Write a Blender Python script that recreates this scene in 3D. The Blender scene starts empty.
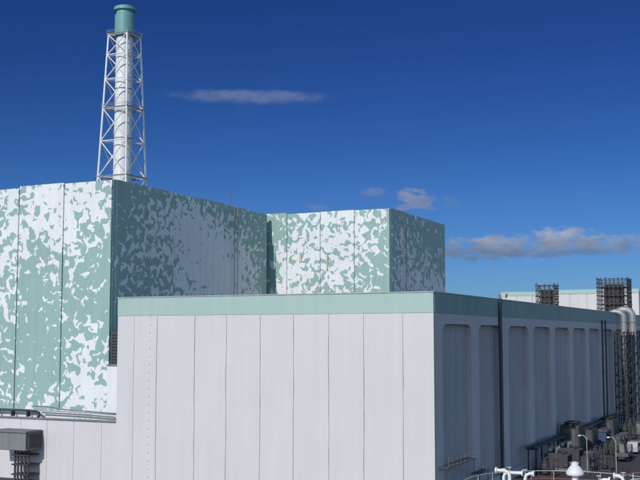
import bpy, math, random
from mathutils import Vector, Matrix
random.seed(7)
scene = bpy.context.scene
scene.view_settings.view_transform = 'Standard'
scene.view_settings.look = 'None'
scene.view_settings.exposure = 0

# ---------------------------------------------------------------- materials
def new_mat(name):
    m = bpy.data.materials.new(name); m.use_nodes = True
    nt = m.node_tree
    b = nt.nodes.get('Principled BSDF')
    return m, nt, b

def nd(nt, t, **kw):
    n = nt.nodes.new(t)
    for k, v in kw.items():
        setattr(n, k, v)
    return n

def mth(nt, op, a, b=None, c=None, clamp=False):
    n = nt.nodes.new('ShaderNodeMath'); n.operation = op; n.use_clamp = clamp
    for i, v in enumerate((a, b, c)):
        if v is None: continue
        if isinstance(v, (int, float)): n.inputs[i].default_value = v
        else: nt.links.new(v, n.inputs[i])
    return n.outputs[0]

def mixc(nt, fac, a, b, mode='MIX'):
    n = nt.nodes.new('ShaderNodeMix'); n.data_type = 'RGBA'; n.blend_type = mode
    for s, v in ((n.inputs[0], fac), (n.inputs[6], a), (n.inputs[7], b)):
        if isinstance(v, (int, float)): s.default_value = v
        elif isinstance(v, tuple): s.default_value = (v[0], v[1], v[2], 1)
        else: nt.links.new(v, s)
    return n.outputs[2]

def dirt(nt, colour, amt, streak=True, seed=0.0):
    """weathering: long vertical streaks and broad blotches of paint ageing"""
    tc = nd(nt, 'ShaderNodeTexCoord')
    mp = nd(nt, 'ShaderNodeMapping')
    mp.inputs['Location'].default_value = (seed, seed*1.7, seed*.3)
    mp.inputs['Scale'].default_value = (1.1, 1.1, 0.05) if streak else (.6, .6, .6)
    nt.links.new(tc.outputs['Object'], mp.inputs[0])
    n1 = nd(nt, 'ShaderNodeTexNoise'); n1.inputs['Scale'].default_value = 1.0; n1.inputs['Detail'].default_value = 4
    nt.links.new(mp.outputs[0], n1.inputs['Vector'])
    n2 = nd(nt, 'ShaderNodeTexNoise'); n2.inputs['Scale'].default_value = .12; n2.inputs['Detail'].default_value = 5
    nt.links.new(tc.outputs['Object'], n2.inputs['Vector'])
    s = mth(nt, 'ADD', n1.outputs[0], n2.outputs[0])
    mr = nd(nt, 'ShaderNodeMapRange'); mr.inputs[1].default_value = .75; mr.inputs[2].default_value = 1.25
    mr.inputs[3].default_value = 1 - amt; mr.inputs[4].default_value = 1.0
    nt.links.new(s, mr.inputs[0])
    cc = nd(nt, 'ShaderNodeCombineColor')
    nt.links.new(mr.outputs[0], cc.inputs[0]); nt.links.new(mr.outputs[0], cc.inputs[1])
    nt.links.new(mr.outputs[0], cc.inputs[2])
    return mixc(nt, 1.0, colour, cc.outputs[0], 'MULTIPLY')

def paint(name, col, rough=.55, amt=.15, streak=True, metal=0.0, seed=0.0):
    m, nt, b = new_mat(name)
    c = dirt(nt, col, amt, streak, seed)
    nt.links.new(c, b.inputs['Base Color'])
    b.inputs['Roughness'].default_value = rough
    b.inputs['Metallic'].default_value = metal
    return m

WHITE = (.59, .57, .57)
GREEN = (.27, .41, .37)
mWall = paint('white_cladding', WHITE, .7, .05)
mWallSide = paint('white_cladding_shaded_weathered', (.55, .51, .52), .7, .14, seed=3)  # warmer, darker copy of the white tinted for the shaded face; heavier weathering too
mBay = paint('recessed_cladding_shade_tone', (.43, .405, .425), .7, .16, seed=4)  # base colour darkened to paint recess shade into the bays; streaks are weathering
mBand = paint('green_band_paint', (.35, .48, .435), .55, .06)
mBandSide = paint('green_band_shaded_weathered', (.20, .31, .28), .55, .2, seed=5)  # band green with side shade put into the colour, plus heavier weathering
mConc = paint('concrete', (.20, .195, .19), .85, .3)
mRoof = paint('roof_grey', (.28, .28, .28), .9, .3, False)
mSteel = paint('galvanised_steel', (.32, .33, .34), .5, .3, True, .3)
mDuct = paint('duct_metal', (.40, .40, .40), .5, .45, True, .25)
mDark = paint('dark_steel', (.045, .04, .04), .6, .3)
mDarkGrey = paint('dark_grey_paint', (.055, .058, .06), .65, .4)
mGrey = paint('grey_paint', (.10, .104, .11), .6, .4)
mMid = paint('mid_grey_paint', (.22, .225, .23), .55, .3)
mLtGrey = paint('light_grey_paint', (.46, .46, .46), .5, .25)
mWhite = paint('white_paint', (.72, .72, .71), .45, .15)
mStackG = paint('stack_green', (.14, .34, .33), .5, .2)
mRust = paint('rusty_red_paint', (.34, .15, .11), .7, .4)
mScaf = paint('scaffold_pipe', (.085, .07, .065), .7, .4)
mPlank = paint('scaffold_plank', (.10, .08, .07), .85, .3)
mOchre = paint('ochre_vent', (.55, .57, .45), .7, .3)
mGlass, nt, b = new_mat('window_glass')
b.inputs['Base Color'].default_value = (.02, .03, .035, 1); b.inputs['Roughness'].default_value = .08
mTyre = paint('tyre_rubber', (.025, .025, .025), .85, .2, False)
mBlue = paint('blue_paint', (.04, .07, .14), .55, .2)
mCable = paint('cable_grey', (.38, .38, .39), .7, .2)
mDimWhite = paint('dim_white_paint', (.55,.56,.57), .5, .3)

# camouflage paint: white and pale green interlocking flecks
mCamo, nt, b = new_mat('two_tone_camouflage_paint')
tc = nd(nt, 'ShaderNodeTexCoord')
at = nd(nt, 'ShaderNodeAttribute', attribute_name='paint_cover')
sh = nd(nt, 'ShaderNodeAttribute', attribute_name='paint_shift')
cmb = nd(nt, 'ShaderNodeCombineXYZ')
nt.links.new(mth(nt, 'MULTIPLY', sh.outputs['Fac'], 4.0), cmb.inputs[2])
va = nd(nt, 'ShaderNodeVectorMath', operation='ADD')
nt.links.new(tc.outputs['Object'], va.inputs[0]); nt.links.new(cmb.outputs[0], va.inputs[1])
n1 = nd(nt, 'ShaderNodeTexNoise'); n1.inputs['Scale'].default_value = .66
n1.inputs['Detail'].default_value = 1.3; n1.inputs['Roughness'].default_value = .5
n1.inputs['Distortion'].default_value = .7
nt.links.new(va.outputs[0], n1.inputs['Vector'])
v = mth(nt, 'MULTIPLY_ADD', mth(nt, 'SUBTRACT', n1.outputs[0], .5), 2.5, .5)
cov = mth(nt, 'MULTIPLY_ADD', mth(nt, 'SUBTRACT', at.outputs['Fac'], .5), .95, .5)
dlt = mth(nt, 'SUBTRACT', cov, v)
msk = nd(nt, 'ShaderNodeMapRange'); msk.inputs[1].default_value = -.02; msk.inputs[2].default_value = .02
nt.links.new(dlt, msk.inputs[0])
col = mixc(nt, msk.outputs[0], (.72, .73, .735), GREEN)
tmp = dirt(nt, col, .10)
nt.links.new(tmp, b.inputs['Base Color']); b.inputs['Roughness'].default_value = .6

# ---------------------------------------------------------------- mesh tools
class MB:
    def __init__(s): s.v = []; s.f = []; s.attr = {}
    def box(s, x0, x1, y0, y1, z0, z1):
        i = len(s.v)
        s.v += [(x0,y0,z0),(x1,y0,z0),(x1,y1,z0),(x0,y1,z0),(x0,y0,z1),(x1,y0,z1),(x1,y1,z1),(x0,y1,z1)]
        s.f += [(i,i+3,i+2,i+1),(i+4,i+5,i+6,i+7),(i,i+1,i+5,i+4),(i+1,i+2,i+6,i+5),(i+2,i+3,i+7,i+6),(i+3,i,i+4,i+7)]
        return s
    def cyl(s, p0, p1, r0, r1=None, n=8, caps=True):
        if r1 is None: r1 = r0
        p0 = Vector(p0); p1 = Vector(p1); d = (p1-p0).normalized()
        a = Vector((0,0,1)) if abs(d.z) < .9 else Vector((1,0,0))
        u = d.cross(a).normalized(); w = d.cross(u).normalized()
        i = len(s.v)
        for p, r in ((p0,r0),(p1,r1)):
            for k in range(n):
                t = 2*math.pi*k/n
                s.v.append(tuple(p + (u*math.cos(t)+w*math.sin(t))*r))
        for k in range(n):
            k2 = (k+1) % n
            s.f.append((i+k, i+n+k, i+n+k2, i+k2))
        if caps:
            s.f.append(tuple(i+k for k in range(n))); s.f.append(tuple(i+n+k for k in reversed(range(n))))
        return s
    def tube(s, pts, r, n=8):
        pts = [Vector(p) for p in pts]
        i = len(s.v); u = None
        for j, p in enumerate(pts):
            if j == 0: d = pts[1]-p
            elif j == len(pts)-1: d = p-pts[-2]
            else: d = (pts[j+1]-pts[j-1])
            d.normalize()
            if u is None:
                a = Vector((0,0,1)) if abs(d.z) < .9 else Vector((1,0,0))
                u = d.cross(a).normalized()
            else:
                u = (u - d*u.dot(d)).normalized()
            w = d.cross(u)
            for k in range(n):
                t = 2*math.pi*k/n
                s.v.append(tuple(p+(u*math.cos(t)+w*math.sin(t))*r))
        for j in range(len(pts)-1):
            for k in range(n):
                k2 = (k+1) % n
                s.f.append((i+j*n+k, i+j*n+k2, i+(j+1)*n+k2, i+(j+1)*n+k))
        s.f.append(tuple(i+k for k in reversed(range(n))))
        L = i+(len(pts)-1)*n
        s.f.append(tuple(L+k for k in range(n)))
        return s
    def lathe(s, c, prof, n=16):
        i = len(s.v)
        for (r, z) in prof:
            for k in range(n):
                t = 2*math.pi*k/n
                s.v.append((c[0]+r*math.cos(t), c[1]+r*math.sin(t), c[2]+z))
        for j in range(len(prof)-1):
            for k in range(n):
                k2 = (k+1) % n
                s.f.append((i+j*n+k, i+j*n+k2, i+(j+1)*n+k2, i+(j+1)*n+k))
        s.f.append(tuple(i+k for k in reversed(range(n))))
        L = i+(len(prof)-1)*n
        s.f.append(tuple(L+k for k in range(n)))
        return s
    def prism(s, poly, axis, a0, a1):
        i = len(s.v); n = len(poly)
        for a in (a0, a1):
            for (p, q) in poly:
                s.v.append((a,p,q) if axis == 'x' else (p,a,q))
        for k in range(n):
            k2 = (k+1) % n
            s.f.append((i+k, i+k2, i+n+k2, i+n+k))
        s.f.append(tuple(i+k for k in reversed(range(n)))); s.f.append(tuple(i+n+k for k in range(n)))
        return s

class Thing:
    def __init__(s, name, loc, label, category, group=None, rot=0.0):
        s.o = bpy.data.objects.new(name, None); s.loc = Vector(loc)
        s.o.location = loc; s.o.rotation_euler = (0,0,rot)
        s.o.empty_display_size = .5
        s.o['label'] = label; s.o['category'] = category
        if group: s.o['group'] = group
        scene.collection.objects.link(s.o); s.rot = rot
    def part(s, name, mb, mat, label=None, local=False, parent=None, smooth=False, bevel=0):
        me = bpy.data.meshes.new(name)
        vs = mb.v if local else [(x-s.loc.x, y-s.loc.y, z-s.loc.z) for x,y,z in mb.v]
        me.from_pydata(vs, [], mb.f)
        me.materials.append(mat)
        me.update()
        import bmesh
        if not mb.attr:
            bm = bmesh.new(); bm.from_mesh(me)
            bmesh.ops.recalc_face_normals(bm, faces=bm.faces)
            bm.to_mesh(me); bm.free()
        for k, vals in mb.attr.items():
            a = me.attributes.new(k, 'FLOAT', 'POINT')
            a.data.foreach_set('value', vals)
        if smooth:
            me.polygons.foreach_set('use_smooth', [True]*len(me.polygons))
            try: me.set_sharp_from_angle(angle=math.radians(40))
            except Exception: pass
        o = bpy.data.objects.new(name, me); scene.collection.objects.link(o)
        o.parent = parent or s.o
        if bevel:
            bv = o.modifiers.new('bevel', 'BEVEL'); bv.width = bevel; bv.segments = 2
        if label: o['label'] = label
        return o

def lerp_table(T, u, v):
    nr = len(T); nc = len(T[0])
    u = min(max(u,0),.9999)*(nc-1); v = min(max(v,0),.9999)*(nr-1)
    i = int(u); j = int(v); fu = u-i; fv = v-j
    return (T[j][i]*(1-fu)+T[j][i+1]*fu)*(1-fv)+(T[j+1][i]*(1-fu)+T[j+1][i+1]*fu)*fv

def skin(mb, P, u, n, edges, z0, z1, period, depth, tilt=0., gap=.05, rows=1, back=.3, jit=0., table=None, tab=None, vary=0.):
    """ribbed sheet cladding, panel by panel. P start point, u along, n outward"""
    dens = mb.attr.setdefault('paint_cover', []) if table is not None else None
    shf = mb.attr.setdefault('paint_shift', []) if table is not None else None
    P = Vector(P); u = Vector(u); n = Vector(n)
    for i in range(len(edges)-1):
        s0 = edges[i]+gap; s1 = edges[i+1]-gap
        zt = z1 + (random.uniform(-jit, jit) if jit else 0)
        shift = random.uniform(-1, 1)*vary
        base = random.uniform(0, .05) if jit else 0
        nrib = max(1, round((s1-s0)/period)); pw = (s1-s0)/nrib
        cols = [(s0, -back), (s0, base)]
        for k in range(nrib):
            a = s0+k*pw
            for f, o in ((.30, 0), (.42, 1), (.72, 1), (.84, 0)):
                s = a+f*pw
                cols.append((s, base + o*depth + tilt*(s-s0)/(s1-s0)))
        cols += [(s1, base+tilt), (s1, -back)]
        nc = len(cols); b0 = len(mb.v)
        zs = [z0+(zt-z0)*k/rows for k in range(rows+1)]
        for j, z in enumerate(zs+[zt]):
            for (s, o) in cols:
                oo = -back if j == len(zs) else o
                p = P+u*s+n*oo
                mb.v.append((p.x, p.y, z))
                if table is not None:
                    x0, x1, tz0, tz1 = tab
                    dens.append(lerp_table(table, (s-x0)/(x1-x0), (tz1-z)/(tz1-tz0))); shf.append(shift)
        flip = u.cross(Vector((0,0,1))).dot(n) < 0
        for j in range(len(zs)):
            for k in range(nc-1):
                q = (b0+j*nc+k, b0+j*nc+k+1, b0+(j+1)*nc+k+1, b0+(j+1)*nc+k)
                mb.f.append(q[::-1] if flip else q)

def bodybox(mb, *a, dens=.5):
    mb.box(*a)
    mb.attr.setdefault('paint_cover', []).extend([dens]*8); mb.attr.setdefault('paint_shift', []).extend([0.]*8)

def frange(a, b, n): return [a+(b-a)*i/n for i in range(n+1)]

# ---------------------------------------------------------------- ground
gm, nt, b = new_mat('asphalt_and_concrete_ground')
tc = nd(nt, 'ShaderNodeTexCoord')
n1 = nd(nt, 'ShaderNodeTexNoise'); n1.inputs['Scale'].default_value = .08; n1.inputs['Detail'].default_value = 8
nt.links.new(tc.outputs['Object'], n1.inputs['Vector'])
n2 = nd(nt, 'ShaderNodeTexNoise'); n2.inputs['Scale'].default_value = 2.; n2.inputs['Detail'].default_value = 8
nt.links.new(tc.outputs['Object'], n2.inputs['Vector'])
c = mixc(nt, n1.outputs[0], (.028,.028,.03), (.055,.055,.053))
c = mixc(nt, mth(nt,'MULTIPLY',n2.outputs[0],.4), c, (.07,.068,.065))
nt.links.new(c, b.inputs['Base Color']); b.inputs['Roughness'].default_value = .9
def sheet(name, mat, x0,x1,y0,y1,z):
    me = bpy.data.meshes.new(name); me.from_pydata([(x0,y0,z),(x1,y0,z),(x1,y1,z),(x0,y1,z)], [], [(0,1,2,3)])
    me.materials.append(mat); o = bpy.data.objects.new(name, me); scene.collection.objects.link(o); o['kind'] = 'structure'; return o
sheet('ground', gm, -4000, 4000, -4000, 4000, 0)
sheet('road', paint('road_asphalt', (.045,.045,.047), .9, .3, False), -22, -15, 20, 400, .004)
kb = MB().box(-22.5, -22.2, 100, 400, 0, .14)
me = bpy.data.meshes.new('kerb'); me.from_pydata(kb.v, [], kb.f); me.materials.append(mConc)
ko = bpy.data.objects.new('kerb', me); scene.collection.objects.link(ko); ko['kind'] = 'structure'

# ---------------------------------------------------------------- turbine hall (long white building)
FX0, FX1, FY, FZ = -81.6, -38.7, 111.3, 24.4
FEND = 420
T = Thing('turbine_hall', ((FX0+FX1)/2, FY, 0), 'long white clad industrial hall with pale green top band', 'building')
edges = [0, 6.1, 11.7, 16.2, 20.9, 25.4, 30.0, 34.4, 39.2, 42.9]
m = MB(); skin(m, (FX0,FY,0), (1,0,0), (0,-1,0), edges, 0, 22.1, 1.15, .007, .015, .011, 1, back=.12)
T.part('wall', m, mWall)
m = MB(); skin(m, (FX0,FY-.06,0), (1,0,0), (0,-1,0), [0,42.9], 22.1, FZ, 2.15, .006, .0, .0, 1, back=.36)
T.part('trim_band', m, mBand, 'pale green painted top band')
T.part('backing_wall', MB().box(FX0+.05, FX1-.05, FY+.06, FY+.30, 0, 22.09), mWall)
m = MB().box(FX0+.1, FX1-1.05, FY+.31, FEND, 0, 23.9); T.part('roof', m, mRoof)
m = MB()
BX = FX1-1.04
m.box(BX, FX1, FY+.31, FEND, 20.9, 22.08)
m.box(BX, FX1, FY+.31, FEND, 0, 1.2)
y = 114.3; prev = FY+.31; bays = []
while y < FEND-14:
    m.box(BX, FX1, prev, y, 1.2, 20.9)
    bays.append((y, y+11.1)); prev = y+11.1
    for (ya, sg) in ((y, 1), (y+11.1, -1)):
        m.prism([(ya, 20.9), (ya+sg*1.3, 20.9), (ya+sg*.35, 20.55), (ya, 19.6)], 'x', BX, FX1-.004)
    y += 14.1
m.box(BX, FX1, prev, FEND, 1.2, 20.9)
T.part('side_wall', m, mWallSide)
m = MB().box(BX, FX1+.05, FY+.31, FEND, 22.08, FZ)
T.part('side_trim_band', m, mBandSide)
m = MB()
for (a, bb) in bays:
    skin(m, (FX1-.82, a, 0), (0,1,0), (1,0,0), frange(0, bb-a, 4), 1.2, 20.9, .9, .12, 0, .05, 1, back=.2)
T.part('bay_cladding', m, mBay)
m = MB().box(FX0-.1, FX1+.12, FY-.16, FY+.31, FZ, FZ+.1); m.box(BX, FX1+.12, FY+.31, FEND, FZ, FZ+.1)
T.part('coping', m, mLtGrey)
for i, e in enumerate([2.6]+edges[1:-1]):
    x = FX0+e; pts = []; off = 0
    for k in range(26):
        z = 22 - 22*k/25
        off = off*.78+random.uniform(-.03,.03)
        pts.append((x+off+.012*math.sin(k*.9+i), FY-.05, z))
    T.part('cable', MB().tube(pts, .014, 5), mCable)
for k in range(22): T.part('wall_clip', MB().box(-76.62, -76.585, FY-.07, FY-.03, 21.8-k*1.0, 22.0-k*1.0), mCable)

# slim service run / ladder on side wall
T2 = Thing('wall_ladder', (FX1+.2, 137.9, 0), 'slim dark steel ladder and cable tray on white wall', 'ladder')
T2.part('cable_tray', MB().box(FX1+.02,FX1+.16,137.5,138.3,0.1,24.0), mDark)
T2.part('rail', MB().box(FX1+.22,FX1+.30,137.45,137.53,0.1,25.2), mDark)
T2.part('rail', MB().box(FX1+.22,FX1+.30,138.27,138.35,.1,25.2), mDark)
for k in range(80): T2.part('rung', MB().box(FX1+.24,FX1+.28,137.53,138.27,.6+k*.3,.64+k*.3), mDark)
T3 = Thing('floodlight', (FX1, 138.2, FZ+.1), 'small box floodlight on bracket at roof edge', 'light')
T3.part('bracket', MB().cyl((FX1-.1,138.2,FZ+.1),(FX1-.1,138.2,FZ+.7),.05).cyl((FX1-.1,138.2,FZ+.6),(FX1+.5,138.2,FZ+.6),.05), mSteel)
T3.part('lamp_head', MB().prism([(FX1+.2,FZ+.35),(FX1+.95,FZ+.2),(FX1+1.0,FZ+.75),(FX1+.3,FZ+.95)],'y',137.8,138.7), mLtGrey)

for yy in (211.4, 215, 244.5, 246):
    D = Thing('downpipe', (FX1+.2, yy, 0), 'dark vertical drain pipe fixed to white wall', 'pipe', 'drain pipes on the hall wall')
    D.part('pipe', MB().cyl((FX1+.22,yy,.1),(FX1+.22,yy,22.6),.14,n=8), mDark)
    for k in range(8): D.part('pipe_clamp', MB().box(FX1, FX1+.34, yy-.17, yy+.17, 1.5+k*2.7, 1.6+k*2.7), mDarkGrey)

# big goose-neck ducts: pale bend over the roof edge, dark pipe below
def duct(y, r, out, top, label):
    D = Thing('exhaust_duct', (FX1+out, y, 0), label, 'duct', 'ducts rising over the hall roof edge')
    cx = FX1-1.5; R = (out+1.5)/2
    pts = [(cx, y, 23.4), (cx, y, top)]
    for k in range(1, 13):
        t = math.pi*k/12
        pts.append((cx+R-R*math.cos(t), y, top+R*.75*math.sin(t)))
    pts += [(FX1+out, y, 19.8)]
    D.part('bend', MB().tube(pts, r, 16), mDuct, smooth=True)
    D.part('riser', MB().cyl((FX1+out, y, 0),(FX1+out, y, 19.79), r*.62, n=14), mMid, smooth=True)
    for z in (22.5, 19.6, 13.5, 9, 4.5, 1): D.part('flange', MB().cyl((FX1+out,y,z),(FX1+out,y,z+.18),r*(1.2 if z>19 else .8),n=16), mSteel)
    for z in (20, 15, 10, 5): D.part('bracket', MB().box(FX1, FX1+out-r*.5, y-.12, y+.12, z, z+.2), mDark)
duct(229, .62, 1.5, 23.5, 'pale metal exhaust duct bending over roof edge')
duct(238, .78, 1.9, 24.0, 'thick pale exhaust duct bending over roof edge')
for (ya,yb) in ((231.4,235.4),(239.8,243.0),(222.6,226.4)):
    P = Thing('duct_support_tower', (FX1+1.6, (ya+yb)/2, 0), 'dark steel lattice scaffold beside tall ducts', 'lattice tower', 'support lattices beside the ducts')
    m = MB()
    for xx in (FX1+.6, FX1+2.6):
        for yy in (ya, yb):
            m.cyl((xx,yy,.0),(xx,yy,20.5),.12,n=6)
    for k in range(9):
        z = .4+k*2.2
        m.cyl((FX1+2.6,ya,z),(FX1+2.6,yb,z+2.2),.08,n=5); m.cyl((FX1+.6,ya,z+2.2),(FX1+2.6,ya,z+2.2),.1,n=5)
        m.cyl((FX1+2.6,ya,z+2.2),(FX1+2.6,yb,z+2.2),.1,n=5)
        m.cyl((FX1+.6,ya,z),(FX1+2.6,ya,z+2.2),.08,n=5)
    P.part('frame', m, mDark)

# scaffolds on roof
def scaffold(cx, cy, w, d, h, z0, label):
    S = Thing('scaffold', (cx,cy,z0), label, 'scaffolding', 'scaffolds on the hall roof')
    nx = max(3, round(w/1.0)); ny = max(3, round(d/1.2)); nz = max(4, round(h/1.0))
    m = MB(); X = frange(cx-w/2,cx+w/2,nx); Y = frange(cy-d/2,cy+d/2,ny); Z = frange(z0,z0+h,nz)
    for i,x in enumerate(X):
        for j,y in enumerate(Y):
            if 0 < i < nx and 0 < j < ny: continue
            m.cyl((x,y,z0),(x,y,z0+h+random.uniform(.1,.6)),.075,n=5)
    for z in Z[1:]:
        for y in (Y[0],Y[-1]): m.cyl((X[0]-.2,y,z),(X[-1]+.2,y,z),.06,n=4)
        for x in (X[0],X[-1]): m.cyl((x,Y[0]-.2,z),(x,Y[-1]+.2,z),.06,n=4)
    for y in (Y[0],Y[-1]):
        for k in range(nz):
            for i in range(0,nx): m.cyl((X[i],y,Z[k]),(X[i+1],y,Z[k+1]),.05,n=4)
    for k in range(nz):
        for j in range(0,ny): m.cyl((X[-1],Y[j],Z[k+1]),(X[-1],Y[j+1],Z[k]),.05,n=4)
    S.part('pole_frame', m, mScaf)
    for z in Z[1:-1:2]: S.part('deck', MB().box(X[0]+.1,X[-1]-.1,Y[0]+.1,Y[-1]-.1,z+.06,z+.12), mPlank)
    S.part('tank_core', MB().cyl((cx,cy,z0),(cx,cy,z0+h*.85),min(w,d)*.36,n=12), mDarkGrey)
scaffold(-46.6, 200, 3.5, 3.2, 5.2, 23.9, 'small dark pipe scaffold around equipment on roof')
scaffold(-42.9, 252, 6.8, 6.4, 8.9, 23.9, 'large dark pipe scaffold around equipment on roof')

# ---------------------------------------------------------------- reactor buildings
A1 = [[.4,.35,.45,.25,.25,.35,.3,.3,.5],[.35,.35,.4,.25,.15,.3,.35,.4,.65],[.4,.45,.6,.35,.2,.35,.45,.6,.8],
      [.35,.5,.85,.6,.35,.55,.6,.7,.9],[.5,.75,1.0,.8,.5,.65,.75,.8,.95],[.6,.7,1.0,.9,.75,.75,.8,.85,.95],
      [.65,.8,1.0,1.0,.8,.7,.6,.65,.85],[.7,.8,.9,.95,.8,.5,.35,.4,.55],[.7,.75,.9,.9,.7,.4,.25,.3,.4],[.65,.5,.6,.75,.6,.3,.25,.3,.4]]
B1 = [[1,.95,.8,.6,.65,.8,.85,.9,.85,.85],[1.0,.75,.5,.35,.1,.25,.5,.65,.8,.9],[.9,.6,.4,.35,.0,-.05,.05,.3,.6,.95],
      [.8,.55,.55,.45,.05,-.1,-.1,.1,.4,.95],[.8,.6,.65,.5,.2,.05,.0,.1,.4,.9],[.9,.7,.7,.5,.4,.25,.2,.2,.35,.8]]
A2 = [[.95,.7,.55,.5,.45,.3,.6,.9],[.95,.5,.35,.35,.45,.3,.5,.85],[.95,.45,.35,.4,.3,.35,.65,.9],[.8,.35,.3,.55,.25,.4,.65,.9],[.45,.25,.35,.45,.3,.45,.75,.9]]
B2 = [[1,.85,.75,.85,.95,1],[.9,.5,.75,.85,.95,1],[.85,.3,.6,.6,.7,.9],[.8,.2,.5,.15,.2,.3],[.75,.3,.4,.1,.1,.2]]
R = Thing('reactor_building', (-155, 195, 0), 'tall square building painted white and pale green camouflage pattern', 'building')
RX0, RX1, RY0, RY1, RZ = -190, -121.8, 163.7, 225.8, 49.5
m = MB()
e = [0, 11.1, 22.5, 33.9, 45.3, 56.6, 68.2]
skin(m, (RX0,RY0,0),(1,0,0),(0,-1,0), e, 0, RZ, 2.3, .04, .20, .04, 60, jit=.28, table=A1, tab=(43,68.2,5,RZ), vary=.5)
skin(m, (RX1,RY0+.3,0),(0,1,0),(1,0,0), frange(0,61.8,6), 0, RZ, 2.3, .06, .35, .05, 60, jit=.28, table=B1, tab=(0,61.8,26,RZ), vary=.5)
bodybox(m, RX0, RX1-.3, RY0+.31, RY1, 0, RZ-.6)
R.part('wall', m, mCamo)
for yy in (209.5, 211.2): R.part('pipe', MB().cyl((RX1+.6,yy,5),(RX1+.6,yy,RZ+.2),.07,n=6), mMid)
R.part('antenna', MB().cyl((RX1-1,210.5,RZ-.7),(RX1-1,210.5,RZ+4.2),.07,n=6).cyl((RX1-1.8,210.5,RZ+3.1),(RX1-.2,210.5,RZ+3.1),.05,n=5), mGrey)

R2 = Thing('reactor_building', (-110, 248, 0), 'farther square building painted white and pale green camouflage', 'building')
m = MB()
CX0, CX1, CY0, CY1, CZ = -135, -89.9, 228, 267.5, 49.5
skin(m, (CX0,CY0,0),(1,0,0),(0,-1,0), frange(0,45.1,5), 0, CZ, 2.1,.04,.18,.035,60,jit=.25,table=A2,tab=(12,45.1,28,CZ),vary=.5)
skin(m, (CX1,CY0+.3,0),(0,1,0),(1,0,0), frange(0,39.2,4), 0, CZ, 2.1,.05,.3,.05,60,jit=.25,table=B2,tab=(0,39.2,28,CZ),vary=.5)
bodybox(m, CX0, CX1-.3, CY0+.31, CY1, 0, CZ-.6)
R2.part('wall', m, mCamo)
for (x, z, w, h) in ((-113.5, 37.4, .6, 2.4), (-106.2, 35.2, .4, 4.2)):
    R2.part('wall_vent', MB().box(x,x+w,CY0-.34,CY0-.1,z,z+h), mOchre)
for yy in (236, 237.2): R2.part('pipe', MB().cyl((CX1+.6,yy,5),(CX1+.6,yy,CZ+.4),.07,n=6), mMid)

L = Thing('link_building', (-108, 165, 0), 'low white concrete link block beside tall building', 'building')
L.part('wall', MB().box(-121.5,-96,162.6,200,0,13.9), mWhite, bevel=.1)
L.part('coping', MB().box(-121.6,-95.8,162.4,200.2,13.91,14.2), mMid)
L.part('plant_room', MB().box(-121.4,-98,163.6,190,14.21,20.4), mDarkGrey)
m = MB()
for k in range(10): m.box(-121.2,-99,163.4,163.59,14.5+k*.58,14.75+k*.58)
L.part('louvre', m, mDarkGrey)
AX = Thing('annex_building', (-110, 118, 0), 'low white clad annex with pale roof edge', 'building')
m = MB(); skin(m, (-150,114.5,0),(1,0,0),(0,-1,0), frange(0,68.3,15), 0, 8.2, 1.15,.008,.015,.014,1)
AX.part('wall', m, mWall)
AX.part('roof', MB().box(-150,-81.8,114.81,163.3,0,5.0), mRoof)
AX.part('coping', MB().box(-150.1,-81.75,114.25,115.0,8.21,8.36), mMid)
AX.part('ledge', MB().box(-150,-83,116.2,118.4,5.0,9.1), mWhite)

Pp = Thing('roof_pipe', (-98, 114.9, 8.4), 'dark and grey pipes running along annex roof edge', 'pipe')
Pp.part('pipe', MB().tube([(-125,115.4,9.2),(-99.2,115.4,9.2),(-98.2,115.4,9.15),(-97.4,115.2,8.95),(-97.1,114.9,8.6),(-97.1,114.6,8.4)], .18, 10), mDarkGrey, smooth=True)
Pp.part('pipe', MB().tube([(-97.2,115.6,9.0),(-90,115.6,8.9),(-85.2,115.6,8.75),(-84.4,115.4,8.6)], .10, 8), mMid, smooth=True)
Pp.part('pipe', MB().tube([(-99,115.9,9.8),(-96.5,115.9,9.8),(-94,115.9,9.5),(-91,115.9,9.4),(-84.5,115.9,9.2)], .08, 8), mMid, smooth=True)
for x in frange(-124,-99.5,9): Pp.part('saddle', MB().box(x-.1,x+.1,115.1,115.8,8.37,9.05), mDarkGrey)
H = Thing('roof_handrail', (-91,115.2,8.4), 'short steel handrail on annex roof edge', 'handrail')
m = MB()
for x in (-92.2,-91.3,-90.4,-89.5): m.cyl((x,115.3,8.36),(x,115.3,9.9),.035,n=5)
for z in (9.4,9.9): m.cyl((-92.2,115.3,z),(-89.5,115.3,z),.035,n=5)
H.part('rail', m, mLtGrey)
B = Thing('air_handling_box', (-98.7,112.5,3.8), 'grey metal duct box hung on white annex wall', 'ventilation unit')
B.part('housing', MB().box(-101.9,-96.2,111.2,114.3,4.2,6.6), mMid, bevel=.12)
B.part('lid', MB().box(-102.1,-96.0,111.0,114.3,6.61,6.8), mMid)
for x in (-99.1,-98.6,-98.0,-97.4,-96.8): B.part('duct_pipe', MB().cyl((x,112.6,0),(x,112.6,4.2),.15,n=8), mDarkGrey)
for z in (.8,2.1,3.4): B.part('bracket', MB().box(-99.4,-96.5,112.2,114.4,z,z+.18), mDark)
B.part('side_panel', MB().box(-96.19,-95.9,111.6,113.9,4.5,6.3), mDarkGrey)

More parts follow.
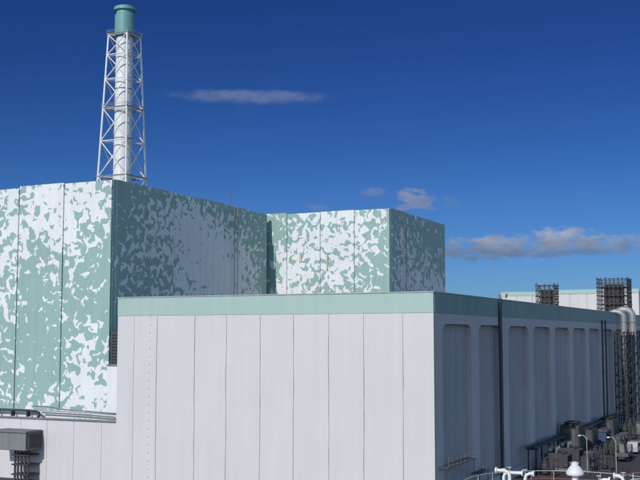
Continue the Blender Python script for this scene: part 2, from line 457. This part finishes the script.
# ---------------------------------------------------------------- ventilation stack
SX, SY = -198, 271
S = Thing('ventilation_stack', (SX,SY,0), 'white exhaust stack with green top inside white steel lattice', 'chimney')
S.part('flue', MB().lathe((SX,SY,0), [(3.4,0),(2.95,60),(2.65,115)], 24), mWhite, smooth=True)
for z in (82,98): S.part('stiffener_ring', MB().lathe((SX,SY,z),[(2.6,0),(2.95,.05),(2.95,.3),(2.6,.35)],24), mMid)
S.part('flue_cap', MB().lathe((SX,SY,0), [(2.7,115.01),(3.2,115.6),(3.2,122.2),(2.75,122.7),(2.75,123.7),(3.5,123.9),(3.5,124.9),(2.9,125.2)], 24), mStackG, smooth=True)
def hw(z): return 5.4+(69-z)*(1.8/47)
for sx in (-1,1):
    for sy in (-1,1):
        S.part('leg', MB().cyl((SX+sx*hw(0),SY+sy*hw(0),0),(SX+sx*hw(116),SY+sy*hw(116),116),.40,.28,n=8), mWhite)
lv = [0,15,30,44,57,69.5,81,91.5,101,109,115.5]
m = MB()
for a, bb in zip(lv[:-1], lv[1:]):
    h0, h1 = hw(a), hw(bb)
    C0 = [(-1,-1),(1,-1),(1,1),(-1,1)]
    for k in range(4):
        p, q = C0[k], C0[(k+1)%4]
        P0 = Vector((SX+p[0]*h0,SY+p[1]*h0,a)); Q0 = Vector((SX+q[0]*h0,SY+q[1]*h0,a))
        P1 = Vector((SX+p[0]*h1,SY+p[1]*h1,bb)); Q1 = Vector((SX+q[0]*h1,SY+q[1]*h1,bb))
        m.cyl(P0, Q1, .17, n=6); m.cyl(Q0, P1, .17, n=6)
        m.cyl(P1, Q1, .18, n=6)
    for k in range(4):
        p = C0[k]; m.cyl((SX+p[0]*h1,SY+p[1]*h1,bb),(SX+p[0]*1.8,SY+p[1]*1.8,bb),.12,n=5)
S.part('bracing', m, mWhite)
for z in (69.5, 91.5, 115.5):
    m = MB()
    h = hw(z)+.5
    for (x0,x1,y0,y1) in ((-h,h,-h,-h+1),(-h,h,h-1,h),(-h,-h+1,-h+1,h-1),(h-1,h,-h+1,h-1)):
        m.box(SX+x0,SX+x1,SY+y0,SY+y1,z+.2,z+.3)
    if z > 80:
        for zz in (.9,1.4):
            for (p,q) in (((-h,-h),(h,-h)),((h,-h),(h,h)),((h,h),(-h,h)),((-h,h),(-h,-h))):
                m.cyl((SX+p[0],SY+p[1],z+zz),(SX+q[0],SY+q[1],z+zz),.06,n=4)
    S.part('platform', m, mLtGrey)

# ---------------------------------------------------------------- distant buildings
def far_building(x0,x1,y0,y1,h,band,label):
    D = Thing('distant_building', ((x0+x1)/2,y0,0), label, 'building', 'white blocks beyond the hall')
    m = MB(); skin(m,(x0,y0,0),(1,0,0),(0,-1,0),frange(0,x1-x0,max(3,round((x1-x0)/7))),0,h-band,2,.08,.05,.06,1)
    D.part('wall', m, mWall)
    D.part('trim_band', MB().box(x0-.1,x1+.1,y0-.25,y0+.3,h-band,h), mBand)
    D.part('roof', MB().box(x0,x1,y0+.31,y1,0,h-.5), mWallSide)
far_building(-118,-86,425,470,37.6,1.6,'distant white clad block with green top band')
far_building(-92,-60,405,423.5,37.2,1.6,'distant white clad block with pale top band')
far_building(-57,10,430,480,39.2,2.0,'distant long white block with pale green band')

# ---------------------------------------------------------------- yard items beside the hall
def landing(y0,y1,z):
    U = Thing('steel_landing', (FX1+.7,(y0+y1)/2,0), 'thin grey steel landing with handrails on white wall', 'landing', 'landings on the hall wall')
    U.part('platform', MB().box(FX1+.05,FX1+1.2,y0,y1,z,z+.08), mGrey)
    m = MB()
    for yy in frange(y0+.1,y1-.1,max(3,round((y1-y0)/1.6))): m.cyl((FX1+1.15,yy,z+.08),(FX1+1.15,yy,z+1.2),.025,n=5)
    for zz in (.6,1.2): m.cyl((FX1+1.15,y0+.1,z+zz),(FX1+1.15,y1-.1,z+zz),.025,n=5)
    U.part('handrail', m, mMid)
    for yy in (y0+.5,y1-.5): U.part('post', MB().cyl((FX1+1,yy,.0),(FX1+1,yy,z),.05,n=6), mGrey)
landing(112.5,123,4.9); landing(124.2,128.8,2.9)

def wall_unit(y0,y1,x1,h,label):
    U = Thing('cooling_unit', (x1-1.5,(y0+y1)/2,.0), label, 'machinery', 'cooling units along the hall')
    U.part('housing', MB().box(x1-3,x1,y0,y1,.8,h), mDarkGrey, bevel=.08)
    m = MB()
    for k in range(int((h-1.4)/.35)): m.box(x1,x1+.12,y0+.3,y1-.3,1.0+k*.35,1.2+k*.35)
    U.part('louvre', m, mDarkGrey)
    for xx in (x1-2.8,x1-.2):
        for yy in (y0+.2,y1-.2): U.part('leg', MB().cyl((xx,yy,.0),(xx,yy,.8),.1,n=6), mDark)
    for k in range(2):
        cy = y0+(y1-y0)*(k+.5)/2
        U.part('fan_ring', MB().lathe((x1-1.5,cy,h),[(1.0,.01),(1.0,.3),(1.15,.35),(1.15,.45),(.9,.45),(.9,.2)],16), mDark)
    U.part('side_hatch', MB().box(x1-2.4,x1-.6,y0-.08,y0-.001,1.2,h-.5), mGrey)
wall_unit(171,176,-35.2,5.2,'dark grey cooling unit with louvres by wall')
wall_unit(182,187,-35.2,3.6,'low dark grey cooling unit with louvres')
wall_unit(202,208,-35.2,3.8,'low dark grey cooling unit with louvres')

def transformer(x,y,label):
    U = Thing('transformer', (x,y,.0), label, 'transformer', 'transformers beside the hall')
    U.part('tank', MB().box(x-1.1,x+1.1,y-1.6,y+1.6,.4,2.5), mDarkGrey, bevel=.06)
    for sd_ in (1,-1):
        m = MB()
        for k in range(10):
            xa, xb = sorted((x+sd_*1.11, x+sd_*1.7)); m.box(xa,xb,y-1.55+k*.33,y-1.47+k*.33,.6,2.3)
        U.part('cooling_fin', m, mDarkGrey)
    for k in range(3):
        U.part('bushing', MB().lathe((x,y-1.0+k*1.0,2.5),[(.15,.01),(.15,.1),(.22,.2),(.12,.3),(.2,.4),(.12,.5),(.18,.6),(.1,.7),(.05,.8),(.04,1.0)],10), mMid)
    U.part('oil_drum', MB().cyl((x-.8,y-1.4,3.0),(x-.8,y+1.4,3.0),.3,n=14), mDarkGrey)
    U.part('base', MB().box(x-1.8,x+1.8,y-2.0,y+2.0,.0,.4), mConc)
transformer(-35.2,156,'dark grey power transformer with fins and pale bushings')
transformer(-35.2,164,'dark grey power transformer with fins on concrete base')

def cabinet(x,y,h,mat,label):
    U = Thing('electrical_cabinet', (x,y,0), label, 'cabinet', 'electrical cabinets in the yard')
    U.part('housing', MB().box(x-.6,x+.6,y-.9,y+.9,.3,h), mat, bevel=.03)
    U.part('rain_hood', MB().prism([(x-.75,h),(x+.8,h),(x+.8,h+.08),(x,h+.25),(x-.75,h+.08)],'y',y-1,y+1), mat)
    U.part('plinth', MB().box(x-.65,x+.65,y-.95,y+.95,.0,.3), mConc)
    U.part('door', MB().box(x+.6,x+.63,y-.8,y-.03,.5,h-.2), mat); U.part('door', MB().box(x+.6,x+.63,y+.03,y+.8,.5,h-.2), mat)
for k in range(3): cabinet(-31.6+.5*(k%2),150.5+k*5.3,1.8+.2*(k%3),[mGrey,mDarkGrey,mGrey][k],'dark grey outdoor electrical cabinet with rain hood')
for k in range(3): cabinet(-32.2,189+k*3.4,2.1,mGrey,'dark grey outdoor electrical cabinet with rain hood')

def shed(x,y,w,d,h,mat,label):
    U = Thing('site_shed', (x,y,0), label, 'shed', 'sheds beside the hall')
    m = MB(); skin(m,(x-w/2,y-d/2,0),(1,0,0),(0,-1,0),[0,w],.15,h,.4,.04,0,.0,1,back=.05)
    skin(m,(x+w/2,y-d/2,0),(0,1,0),(1,0,0),[0,d],.15,h,.4,.04,0,.0,1,back=.05)
    m.box(x-w/2,x+w/2-.06,y-d/2+.06,y+d/2,.0,h-.02)
    U.part('wall', m, mat)
    U.part('roof', MB().prism([(x-w/2-.2,h),(x+w/2+.2,h),(x+w/2+.2,h+.1),(x,h+.4),(x-w/2-.2,h+.1)],'y',y-d/2-.2,y+d/2+.2), mGrey)
    U.part('door', MB().box(x+w/2+.05,x+w/2+.1,y-d/4,y-d/4+.9,.2,2.2), mDarkGrey)
    U.part('window', MB().box(x+w/2+.05,x+w/2+.09,y+d/8,y+d/8+1.2,1.1,2.0), mGlass)
shed(-31.6,216,2.4,5,2.6,mMid,'grey prefabricated site shed with door')
shed(-35.8,194,2.4,5,2.6,mBlue,'dark blue corrugated storage shed')

K = Thing('pipe_rack', (-36,150,0), 'low dark steel pipe rack along white wall', 'pipe rack')
m = MB()
for yy in frange(150,222,9):
    for xx in (-38.1,-37.0): m.box(xx-.09,xx+.09,yy-.09,yy+.09,.0,3.3)
    m.box(-38.4,-36.7,yy-.1,yy+.1,3.3,3.5)
K.part('frame', m, mDark)
for xx, r, z in ((-38.1,.2,3.7),(-37.5,.15,3.65),(-37.0,.18,3.68)):
    K.part('pipe', MB().cyl((xx,149,z),(xx,222,z),r,n=10), mDarkGrey if r<.2 else mGrey, smooth=True)

def skid(x,y,s,mat,label):
    U = Thing('pump_skid', (x,y,0), label, 'pump skid', 'pump skids beside the hall')
    U.part('base_frame', MB().box(x-1.1*s,x+1.1*s,y-1.7*s,y+1.7*s,0,.25), mDark)
    U.part('vessel', MB().lathe((x-.3*s,y-.7*s,.25),[(.1,0),(.45*s,.2*s),(.5*s,.5*s),(.5*s,1.5*s),(.4*s,1.8*s),(.15*s,2.0*s),(.12*s,2.3*s)],14), mat, smooth=True)
    U.part('motor', MB().cyl((x+.3*s,y+.2*s,.75*s),(x+.3*s,y+1.4*s,.75*s),.33*s,n=12), mDarkGrey, smooth=True)
    U.part('pipe', MB().tube([(x-.3*s,y-.7*s,2.3*s),(x-.3*s,y-.5*s,2.55*s),(x-.2*s,y,2.6*s),(x+.1*s,y+.5*s,2.5*s),(x+.2*s,y+.6*s,2.2*s),(x+.3*s,y+.6*s,1.0*s)],.09*s,8), mGrey, smooth=True)
    U.part('pipe', MB().tube([(x+.8*s,y-1.6*s,.5*s),(x+.8*s,y-1.4*s,.55*s),(x+.8*s,y+1.5*s,.55*s),(x+.8*s,y+1.6*s,.7*s),(x+.8*s,y+1.6*s,2.4*s)],.07*s,8), mGrey, smooth=True)
    m = MB()
    for (px,py) in ((-1,-1.6),(1,-1.6),(-1,1.6),(1,1.6)): m.box(x+px*s-.04,x+px*s+.04,y+py*s-.04,y+py*s+.04,.25,2.2*s)
    for zz in (1.3,2.2):
        for py in (-1.6,1.6): m.box(x-1.06*s,x+1.06*s,y+py*s-.03,y+py*s+.03,zz*s,(zz+.06)*s)
        for px in (-1,1): m.box(x+px*s-.03,x+px*s+.03,y-1.62*s,y+1.62*s,zz*s+.003,(zz+.06)*s-.003)
    U.part('support_frame', m, mDark)
spots = [(-34.8,148,1.0),(-31.4,161.5,.9),(-32.0,169.5,.9),(-34.6,213.5,1.0),(-31.8,177,.9),(-28.6,158.2,.7),(-31.8,183,.9),
         (-31.8,206,.95),(-34.9,222,1.1),(-31.6,225,1.0),(-34.4,230,1.1)]
for i,(x,y,s_) in enumerate(spots): skid(x,y,s_,mDarkGrey,'dark pump skid with upright vessel and pipes')

def guard(x,y0,y1,mat,label):
    U = Thing('guard_rail',(x,(y0+y1)/2,0),label,'railing','guard rails in the yard')
    m = MB()
    for yy in frange(y0,y1,max(2,round((y1-y0)/2))): m.cyl((x,yy,0),(x,yy,1.1),.025,n=5)
    for z in (.55,1.1): m.cyl((x,y0,z),(x,y1,z),.025,n=5)
    U.part('rail', m, mat)
guard(-30.1,146,166,mMid,'thin grey guard rail along the equipment yard')
guard(-30.0,186,214,mMid,'thin grey guard rail along the equipment yard')
guard(-33.2,143,170,mRust,'thin rusty guard rail along the equipment yard')

def lamp(x,y,h,rot):
    U = Thing('street_lamp', (x,y,0), 'slim grey street lamp with curved arm and pale head', 'street lamp', 'lamps in the yard')
    c, s = math.cos(rot), math.sin(rot)
    pts = [(x,y,0),(x,y,h-.8)]+[(x+c*.7*(1-math.cos(t*math.pi/8)),y+s*.7*(1-math.cos(t*math.pi/8)),h-.8+.8*math.sin(t*math.pi/8)) for t in range(1,5)]
    U.part('pole', MB().tube(pts,.055,8), mLtGrey, smooth=True)
    e = pts[-1]
    m = MB().lathe((e[0]+c*.3,e[1]+s*.3,h-.12),[(.05,-.12),(.17,-.08),(.25,0),(.22,.1),(.1,.16)],12)
    U.part('lamp_head', m, mWhite, smooth=True)
    U.part('base', MB().cyl((x,y,0),(x,y,.5),.16,n=10), mGrey)
lamp(-30.4,153,5.4,math.pi); lamp(-26.2,152,5.4,math.pi)

def vehicle(x,y,rot,kind,label):
    name = 'utility_truck' if kind=='truck' else 'van'
    U = Thing(name,(x,y,0),label,'truck' if kind=='truck' else 'van',rot=rot)
    if kind=='truck':
        U.part('cab', MB().prism([(1.5,.5),(3.3,.5),(3.35,1.3),(3.05,2.3),(1.6,2.4),(1.5,2.2)],'y',-.95,.95), mMid, local=True, bevel=.08)
        U.part('windscreen', MB().prism([(3.33,1.4),(3.37,1.4),(3.13,2.2),(3.09,2.2)],'y',-.82,.82), mGlass, local=True)
        U.part('side_window', MB().box(1.9,2.9,-.97,-.955,1.4,2.15), mGlass, local=True)
        U.part('side_window', MB().box(1.9,2.9,.955,.97,1.4,2.15), mGlass, local=True)
        U.part('cargo_bed', MB().box(-3.2,1.35,-1.0,1.0,.85,1.0).box(-3.2,1.35,-1.0,-.94,1.0,1.45).box(-3.2,1.35,.94,1.0,1.0,1.45).box(-3.2,-3.14,-.94,.94,1.0,1.45), mGrey, local=True)
        U.part('crane_arm', MB().cyl((1.1,0,1.0),(1.1,0,2.6),.16,n=10).box(-2.6,1.2,-.14,.14,2.6,2.9), mGrey, local=True)
        U.part('chassis', MB().box(-3.1,3.2,-.5,.5,.5,.8), mDark, local=True); wx=(-2.1,2.4); wr=.45
    else:
        U.part('body', MB().prism([(-2.2,.4),(2.2,.4),(2.25,1.0),(1.5,1.2),(1.0,1.95),(-2.1,2.0),(-2.25,1.2)],'y',-.85,.85), mLtGrey, local=True, bevel=.08)
        U.part('windscreen', MB().prism([(1.5,1.25),(1.54,1.25),(1.08,1.9),(1.04,1.9)],'y',-.74,.74), mGlass, local=True)
        U.part('side_window', MB().box(-1.9,.9,-.87,-.855,1.25,1.8), mGlass, local=True)
        U.part('side_window', MB().box(-1.9,.9,.855,.87,1.25,1.8), mGlass, local=True); wx=(-1.4,1.4); wr=.34
    for w in wx:
        for sd in (-1,1):
            U.part('wheel', MB().cyl((w,sd*.95,wr),(w,sd*.72,wr),wr,n=18), mTyre, local=True)
vehicle(-28.4,172,math.radians(92),'truck','grey utility truck with small crane arm')
vehicle(-28.4,183,math.radians(88),'van','pale van parked beside the long hall')

# ---------------------------------------------------------------- near storage tank with railing
TX, TY, TR, TZ = -14.3, 66, 6.4, 9.2
K = Thing('storage_tank', (TX,TY,0), 'pale steel storage tank with railing around its roof', 'tank')
K.part('shell', MB().lathe((TX,TY,0),[(TR,0),(TR,TZ)],64), mLtGrey, smooth=True)
K.part('roof', MB().lathe((TX,TY,0),[(TR+.12,TZ+.004),(TR+.12,TZ+.12),(.3,TZ+.35)],64), mLtGrey)
N = 26
P = [(TX+TR*math.cos(2*math.pi*k/N),TY+TR*math.sin(2*math.pi*k/N)) for k in range(N)]
for p in P: K.part('rail_post', MB().cyl((p[0],p[1],TZ+.1),(p[0],p[1],TZ+1.2),.02,n=6), mDimWhite)
m = MB(); c2 = MB()
def ring(mb,r,z,rr):
    n = 80
    pts = [(TX+r*math.cos(2*math.pi*k/n),TY+r*math.sin(2*math.pi*k/n),z) for k in range(n+1)]
    mb.tube(pts,rr,6)
ring(m,TR,TZ+1.2,.024); ring(c2,TR,TZ+.68,.022)
K.part('top_rail', m, mDimWhite, smooth=True); K.part('middle_rail', c2, mRust, 'rusty red middle rail', smooth=True)
K.part('toe_board', MB().lathe((TX,TY,0),[(TR+.03,TZ+.12),(TR+.03,TZ+.3),(TR-.0,TZ+.3)],64), mRust)
G = Thing('stair_railing', (-9.6,68,TZ), 'rusty red and white stair railing on tank roof', 'railing')
pts0 = [(-12.4,70.6,TZ+1.0),(-11.7,70.25,TZ+1.3),(-11.0,69.8,TZ+1.6),(-10.2,69.2,TZ+1.75),(-9.4,68.5,TZ+1.75),(-8.6,67.7,TZ+1.65)]
G.part('rail', MB().tube(pts0,.04,8), mRust, smooth=True)
G.part('rail', MB().tube([(a,b_,c_-.38) for a,b_,c_ in pts0],.03,8), mWhite, smooth=True)
G.part('rail', MB().tube([(a,b_,c_-.72) for a,b_,c_ in pts0],.03,8), mRust, smooth=True)
for a,b_,c_ in pts0[::2]: G.part('post', MB().cyl((a,b_,TZ),(a,b_,c_),.03,n=6), mWhite)
V = Thing('roof_vent', (-14.0,66.6,TZ+.3), 'white mushroom vent on tank roof', 'vent')
V.part('pipe', MB().cyl((-14.0,66.6,TZ+.2),(-14.0,66.6,TZ+1.9),.2,n=14), mWhite, smooth=True)
V.part('hood', MB().lathe((-14.0,66.6,TZ+1.7),[(.52,0),(.56,.08),(.54,.2),(.34,.5),(.24,.56),(.24,.74),(.1,.82)],20), mWhite, smooth=True)
V.part('flange', MB().cyl((-14.0,66.6,TZ+.5),(-14.0,66.6,TZ+.6),.34,n=14), mLtGrey)
def valve(x,y,h,label,dx=.8):
    W = Thing('pipe_valve',(x,y,TZ+.2),label,'valve','valves on the tank roof')
    z = TZ+.2; sg = 1 if dx>0 else -1
    W.part('pipe', MB().tube([(x,y,z-.1),(x,y,z+h-.3),(x+.08*sg,y,z+h-.1),(x+.3*sg,y,z+h),(x+dx,y,z+h)],.11,10), mWhite, smooth=True)
    W.part('flange', MB().cyl((x,y,z+.5),(x,y,z+.58),.2,n=12), mLtGrey)
    W.part('flange', MB().cyl((x+dx-.1*sg,y,z+h),(x+dx,y,z+h),.2,n=12), mWhite)
    m = MB().tube([(x+.15*math.cos(t*math.pi/6),y+.15*math.sin(t*math.pi/6),z+h+.22) for t in range(13)],.022,6)
    m.cyl((x,y,z+h-.2),(x,y,z+h+.23),.03,n=6).cyl((x-.15,y,z+h+.22),(x+.15,y,z+h+.22),.02,n=5)
    W.part('hand_wheel', m, mLtGrey)
for x,y,h,dx in ((-18.0,66,1.6,-.9),(-17.3,67.2,1.35,.6),(-18.9,67.9,1.25,1.3),(-12.7,67.4,1.2,.7),(-11.3,68,1.4,-.6)):
    valve(x,y,h,'white bent pipe valve with small hand wheel',dx)

# ---------------------------------------------------------------- sun, sky
EL, PHI = 31, 3.5
el = math.radians(EL); ph = math.radians(PHI)
tosun = Vector((-math.sin(ph)*math.cos(el), -math.cos(ph)*math.cos(el), math.sin(el)))
sd = bpy.data.lights.new('sun','SUN'); sd.energy = 3.1; sd.angle = math.radians(.5); sd.color = (1,.96,.90)
so = bpy.data.objects.new('sun', sd); so.rotation_euler = tosun.to_track_quat('Z','Y').to_euler(); scene.collection.objects.link(so)

w = bpy.data.worlds.new('World'); scene.world = w; w.use_nodes = True
nt = w.node_tree; bg = nt.nodes['Background']; bg.inputs[1].default_value = .1
sky = nd(nt,'ShaderNodeTexSky'); sky.sky_type = 'NISHITA'; sky.sun_disc = False
sky.sun_elevation = el; sky.sun_rotation = math.radians(180+PHI); sky.air_density = 1.0; sky.dust_density = .2; sky.ozone_density = 2.5
tc = nd(nt,'ShaderNodeTexCoord'); sp = nd(nt,'ShaderNodeSeparateXYZ'); nt.links.new(tc.outputs['Generated'], sp.inputs[0])
az = mth(nt,'MULTIPLY', mth(nt,'ARCTAN2', sp.outputs[0], sp.outputs[1]), 180/math.pi)
ele = mth(nt,'MULTIPLY', mth(nt,'ARCSINE', sp.outputs[2]), 180/math.pi)
cr = nd(nt,'ShaderNodeValToRGB'); cr.color_ramp.interpolation='B_SPLINE'
els = cr.color_ramp.elements
els[0].position=0; els[0].color=(.21,.39,.75,1)
els[1].position=1; els[1].color=(.9,1.0,1.0,1)
for p_, c_ in ((.05,(.17,.35,.71)),(.11,(.105,.245,.56)),(.2,(.055,.145,.41)),(.32,(.09,.18,.42)),(.5,(.85,.95,1.0))):
    e_ = els.new(p_); e_.color=(*c_,1)
nt.links.new(mth(nt,'DIVIDE',ele,90.0,clamp=True), cr.inputs[0])
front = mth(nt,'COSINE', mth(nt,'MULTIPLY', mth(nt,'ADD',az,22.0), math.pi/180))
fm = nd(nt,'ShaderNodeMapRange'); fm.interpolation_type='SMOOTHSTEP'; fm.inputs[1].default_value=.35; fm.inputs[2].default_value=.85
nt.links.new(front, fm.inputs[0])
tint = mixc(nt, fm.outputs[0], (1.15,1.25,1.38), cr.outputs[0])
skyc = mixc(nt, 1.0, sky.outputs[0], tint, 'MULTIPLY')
comb = nd(nt,'ShaderNodeCombineXYZ'); nt.links.new(az, comb.inputs[0]); nt.links.new(mth(nt,'MULTIPLY',ele,2.2), comb.inputs[1])
def noise(sc, det, rough, off=0):
    a = nd(nt,'ShaderNodeVectorMath',operation='ADD'); nt.links.new(comb.outputs[0],a.inputs[0]); a.inputs[1].default_value=(off,off,off)
    n = nd(nt,'ShaderNodeTexNoise'); n.inputs['Scale'].default_value=sc; n.inputs['Detail'].default_value=det; n.inputs['Roughness'].default_value=rough
    nt.links.new(a.outputs[0], n.inputs['Vector']); return n.outputs[0]
nA = noise(.9,6,.6); nB = noise(.5,4,.55,9.3)
cur = skyc
def cloud(cur, a0, e0, ha, he, amount, soft, nz, noiseamt, top, base):
    da = mth(nt,'DIVIDE', mth(nt,'SUBTRACT',az,a0), ha); de = mth(nt,'DIVIDE', mth(nt,'SUBTRACT',ele,e0), he)
    r2 = mth(nt,'ADD', mth(nt,'MULTIPLY',da,da), mth(nt,'MULTIPLY',de,de))
    v = mth(nt,'ADD', mth(nt,'SUBTRACT',1.0,r2), mth(nt,'MULTIPLY', mth(nt,'SUBTRACT',nz,.5), noiseamt))
    mr = nd(nt,'ShaderNodeMapRange'); mr.interpolation_type='SMOOTHSTEP'; mr.inputs[1].default_value=0; mr.inputs[2].default_value=soft
    mr.inputs[4].default_value=amount; nt.links.new(v, mr.inputs[0])
    sh = mth(nt,'ADD', mth(nt,'MULTIPLY_ADD', de, .45, .42), mth(nt,'MULTIPLY', mth(nt,'SUBTRACT',nB,.5), 1.6), clamp=True)
    cc = mixc(nt, sh, base, top)
    return mixc(nt, mr.outputs[0], cur, cc)
cur = cloud(cur,-29.2,13.0,5.2,.48,.6,1.5,nA,1.6,(2.8,3.4,4.6),(1.6,2.1,3.4))
cur = cloud(cur,-16.3,4.7,3.2,.75,.75,.9,nA,3.4,(3.6,4.0,4.9),(1.3,1.75,2.8))
cur = cloud(cur,-11.8,4.75,7.4,.62,.8,1.2,nA,3.2,(3.6,4.0,4.9),(1.3,1.75,2.8))
cur = cloud(cur,-12.4,5.2,2.6,.62,.8,1.1,nA,3.4,(4.2,4.5,5.3),(1.5,1.95,2.9))
cur = cloud(cur,-20.1,7.3,1.3,.8,.7,1.1,nA,5.0,(3.4,3.8,4.8),(1.5,2.0,3.2))
cur = cloud(cur,-22.4,7.9,.8,.3,.4,1.2,nA,4.0,(2.6,3.1,4.3),(1.5,2.0,3.2))
cur = cloud(cur,-25.4,7.0,.9,.25,.4,1.2,nA,4.0,(2.6,3.1,4.3),(1.5,2.0,3.2))
cur = cloud(cur,-18.2,7.2,.7,.4,.2,1.2,nA,4.0,(2.6,3.1,4.3),(1.5,2.0,3.2))
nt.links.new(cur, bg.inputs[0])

cam = bpy.data.cameras.new('camera'); co = bpy.data.objects.new('camera', cam); scene.collection.objects.link(co)
cam.sensor_width = 36; cam.lens = 58.9; cam.clip_end = 9000; cam.clip_start = .5
co.location = (0,0,19.5); co.rotation_euler = (math.radians(90+5.24),0,math.radians(25.35))
scene.camera = co
